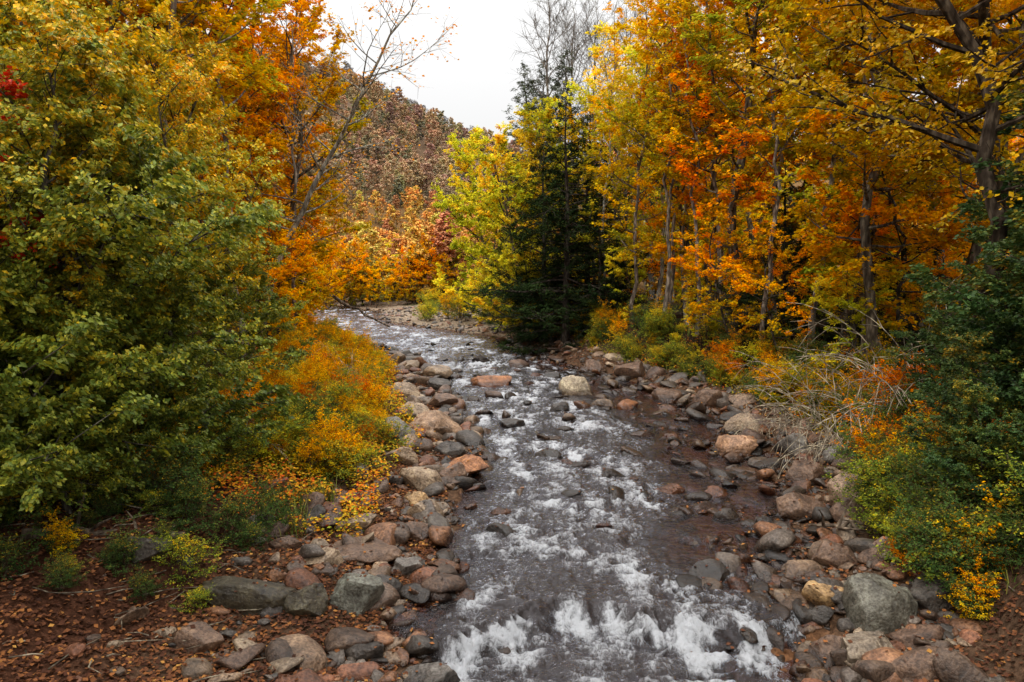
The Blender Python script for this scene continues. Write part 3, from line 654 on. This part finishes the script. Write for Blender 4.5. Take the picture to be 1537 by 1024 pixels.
for (x, y, s_) in [(8.0, 18.2, 1.2), (8.8, 17.0, 1.35), (7.9, 20.5, 1.1), (9.3, 19.3, 1.3), (-4.9, 24, .8), (-5.5, 16.3, .7)]: put('bare_shrub', bs, x, y, s_, rot=rs.uniform(-.6, .6))
def log(name, a, b, r0, r1, sd):
    r = np.random.RandomState(sd); mb = MB(); t = np.linspace(0, 1, 14)[:, None]; P = np.array(a)*(1-t)+np.array(b)*t; P[1:-1] += r.normal(0, .04, (12, 3))
    tube(mb, np.vstack([P[:1], P, P[-1:]]), np.concatenate([[.001], np.linspace(r0, r1, 14), [.001]]), 10, 0, (.12, .09, .07))
    for k in range(5):
        q = P[r.randint(3, 12)]; d = norm(r.normal(0, 1, 3)+[0, 0, .6]); tube(mb, [q, q+d*.3, q+d*.6+r.normal(0, .05, 3)], [.03, .02, .006], 5, 0, (.12, .09, .07))
    return obj(name, mb.mesh(name, [BARK]))
zt = lambda x, y: float(terrain(x, y))
log('fallen_log', (-7.0, 19.5, zt(-7.0, 19.5)+.25), (-4.2, 20.0, zt(-4.2, 20.0)+.2), .15, .09, 3)
log('fallen_log', (-6.9, 10.9, zt(-6.9, 10.9)+.08), (-4.9, 11.6, zt(-4.9, 11.6)+.1), .08, .05, 6)
log('fallen_branch', (-11.5, 41, zt(-11.5, 41)+2.8), (-6.0, 39, 2.2), .12, .04, 4)
log('fallen_branch', (6.2, 12.6, zt(6.2, 12.6)+.25), (5.2, 13.6, zt(5.2, 13.6)+.25), .05, .02, 5)
# fallen twigs
mb = MB()
for k in range(420):
    y = 8*math.exp(rs.uniform(0, math.log(26/8))); x = float(Lx(y))-rs.uniform(.6, 9) if rs.rand() < .7 else float(Rx(y))+rs.uniform(.3, 4)
    a = rs.uniform(0, 6.28); Lt = rs.uniform(.15, .8); p = np.array([x, y, zt(x, y)+.04]); d = np.array([math.cos(a), math.sin(a), rs.uniform(-.05, .15)])
    q = p+d*Lt*.5+rs.normal(0, .03, 3); e = p+d*Lt+rs.normal(0, .04, 3)
    tube(mb, [p, q, e], [.010, .008, .003], 4, 0, np.array((.16, .13, .10))*rs.uniform(.5, 1.3))
obj('fallen_twigs', mb.mesh('fallen_twigs', [BARK]))
# grass
mb = MB(); n = 26000
y = 10*np.exp(rs.uniform(0, math.log(42/10), n)); left = rs.rand(n) < .5
dd = np.where(left, rs.uniform(2.3, 5.5, n), rs.uniform(1.6, 4.2, n)); x = np.where(left, Lx(y)-dd, Rx(y)+dd)
keep = (pn(x*1.1, y*1.1, 300) > -.05) & ((y > 12.5) | ~left); x = x[keep]; y = y[keep]; n = len(x); z = terrain(x, y)
az = rs.uniform(0, 6.28, n); h = rs.uniform(.12, .42, n); ln = rs.uniform(.2, .8, n)*h; wv = .007
B = np.stack([x, y, z-.02], -1); S = np.stack([-np.sin(az), np.cos(az), az*0], -1)*wv; D = np.stack([np.cos(az)*ln, np.sin(az)*ln, h], -1); Mi = B+D*.5+np.array([0, 0, 1])*(h*.12)[:, None]
V = np.stack([B-S, B+S, Mi+S*.8, Mi-S*.8, B+D+S*.1, B+D-S*.1], 1)
F = (np.arange(n)*6)[:, None, None]+np.array([[0, 1, 2, 3], [3, 2, 4, 5]])[None]
mb.add(V.reshape(-1, 3), F.reshape(-1, 4), 0, np.repeat(pal([(.07, .11, .02), (.14, .17, .03), (.30, .24, .07)], rs.rand(n)), 6, 0))
obj('grass', mb.mesh('grass', [LIT]))
# low leafy ground cover on the banks
mb = MB(); n = 100000
y = 13*np.exp(rs.uniform(0, math.log(45/13), n)); left = rs.rand(n) < .62
dd = np.where(left, rs.uniform(1.5, 6.5, n), rs.uniform(1.6, 5, n)); x = np.where(left, Lx(y)-dd, Rx(y)+dd)
cl = fbm(x*1.3, y*1.3, 2, 310); keep = cl > -.2; x = x[keep]; y = y[keep]; cl = cl[keep]; n = len(x)
z = terrain(x, y)+rs.uniform(.03, .28, n)*(1+1.5*np.clip(cl, 0, 1))
hue = pn(x*.8, y*.8, 311)*.6+.5+rs.normal(0, .2, n)
leaves(mb, np.stack([x, y, z], -1), .07, .65, pal([(.10, .15, .03), (.30, .32, .03), (.76, .46, .03), (.82, .28, .02), (.7, .10, .02)], hue)*rs.uniform(.6, 1.15, n)[:, None], rs, .6, 0, 0)
obj('ground_cover', mb.mesh('ground_cover', [LIT]))
# fallen leaves
mb = MB(); n = 95000
y = 7.0*np.exp(rs.uniform(0, math.log(50/7.0), n)); left = rs.rand(n) < .72
dd = np.where(left, rs.exponential(3.6, n)+.3, rs.uniform(.2, 6, n)); x = np.where(left, Lx(y)-dd, Rx(y)+dd)
z = terrain(x, y)+rs.uniform(.012, .05, n)
P = np.vstack([np.stack([x, y, z], -1), np.array(tops)])
cc_ = rs.beta(1.8, 2.6, len(P))+.18*pn(P[:, 0]*.9, P[:, 1]*.9, 320)
lc = pal([(.05, .025, .018), (.10, .042, .026), (.19, .075, .035), (.34, .13, .045), (.62, .34, .08)], cc_)
leaves(mb, P, .07, .75, lc, rs, .45, 0, 0)
obj('fallen_leaves', mb.mesh('fallen_leaves', [LIT]))

# ------------------------------------------------------------ sky, sun, camera
wd = bpy.data.worlds.new("World"); scene.world = wd; wd.use_nodes = True; nt = wd.node_tree; n = nt.nodes; l = nt.links; n.clear()
sky = N(n, 'ShaderNodeTexSky', sky_type='NISHITA'); sky.sun_disc = False; sky.sun_elevation = math.radians(48); sky.sun_rotation = math.radians(200); sky.dust_density = 5
hs = N(n, 'ShaderNodeHueSaturation'); hs.inputs['Saturation'].default_value = .12; l.new(sky.outputs[0], hs.inputs['Color'])
tcn = N(n, 'ShaderNodeTexCoord'); sp = N(n, 'ShaderNodeSeparateXYZ'); l.new(tcn.outputs['Generated'], sp.inputs[0])
pw = N(n, 'ShaderNodeMath', operation='POWER'); pw.inputs[1].default_value = 2.2; pw.use_clamp = True; l.new(sp.outputs['Z'], pw.inputs[0])
mr = N(n, 'ShaderNodeMapRange'); mr.inputs['From Min'].default_value = 0; mr.inputs['From Max'].default_value = 1; mr.inputs['To Min'].default_value = 9.4; mr.inputs['To Max'].default_value = 50; l.new(pw.outputs[0], mr.inputs[0])
cz = N(n, 'ShaderNodeCombineColor')
for k in range(3): l.new(mr.outputs[0], cz.inputs[k])
mx = N(n, 'ShaderNodeMix', data_type='RGBA'); mx.inputs[0].default_value = .88; l.new(hs.outputs[0], mx.inputs[6]); l.new(cz.outputs[0], mx.inputs[7])
bg = N(n, 'ShaderNodeBackground'); bg.inputs['Strength'].default_value = .1; l.new(mx.outputs[2], bg.inputs[0])
o = N(n, 'ShaderNodeOutputWorld'); l.new(bg.outputs[0], o.inputs[0])
sl = bpy.data.lights.new('sun', 'SUN'); sl.energy = 1.5; sl.angle = math.radians(16); sl.color = (1, .95, .87)
so = bpy.data.objects.new('sun', sl); COL.objects.link(so); so.rotation_euler = (math.radians(42), 0, math.radians(-20))
cam = bpy.data.cameras.new('camera'); cam.lens = 28; cam.sensor_width = 36; cam.clip_end = 3000; cam.clip_start = .05
co = bpy.data.objects.new('camera', cam); COL.objects.link(co); co.location = (0, 0, 5.15); co.rotation_euler = (math.radians(90-5.35), 0, 0)
scene.camera = co
scene.view_settings.view_transform = 'Standard'; scene.view_settings.look = 'None'; scene.view_settings.exposure = 0
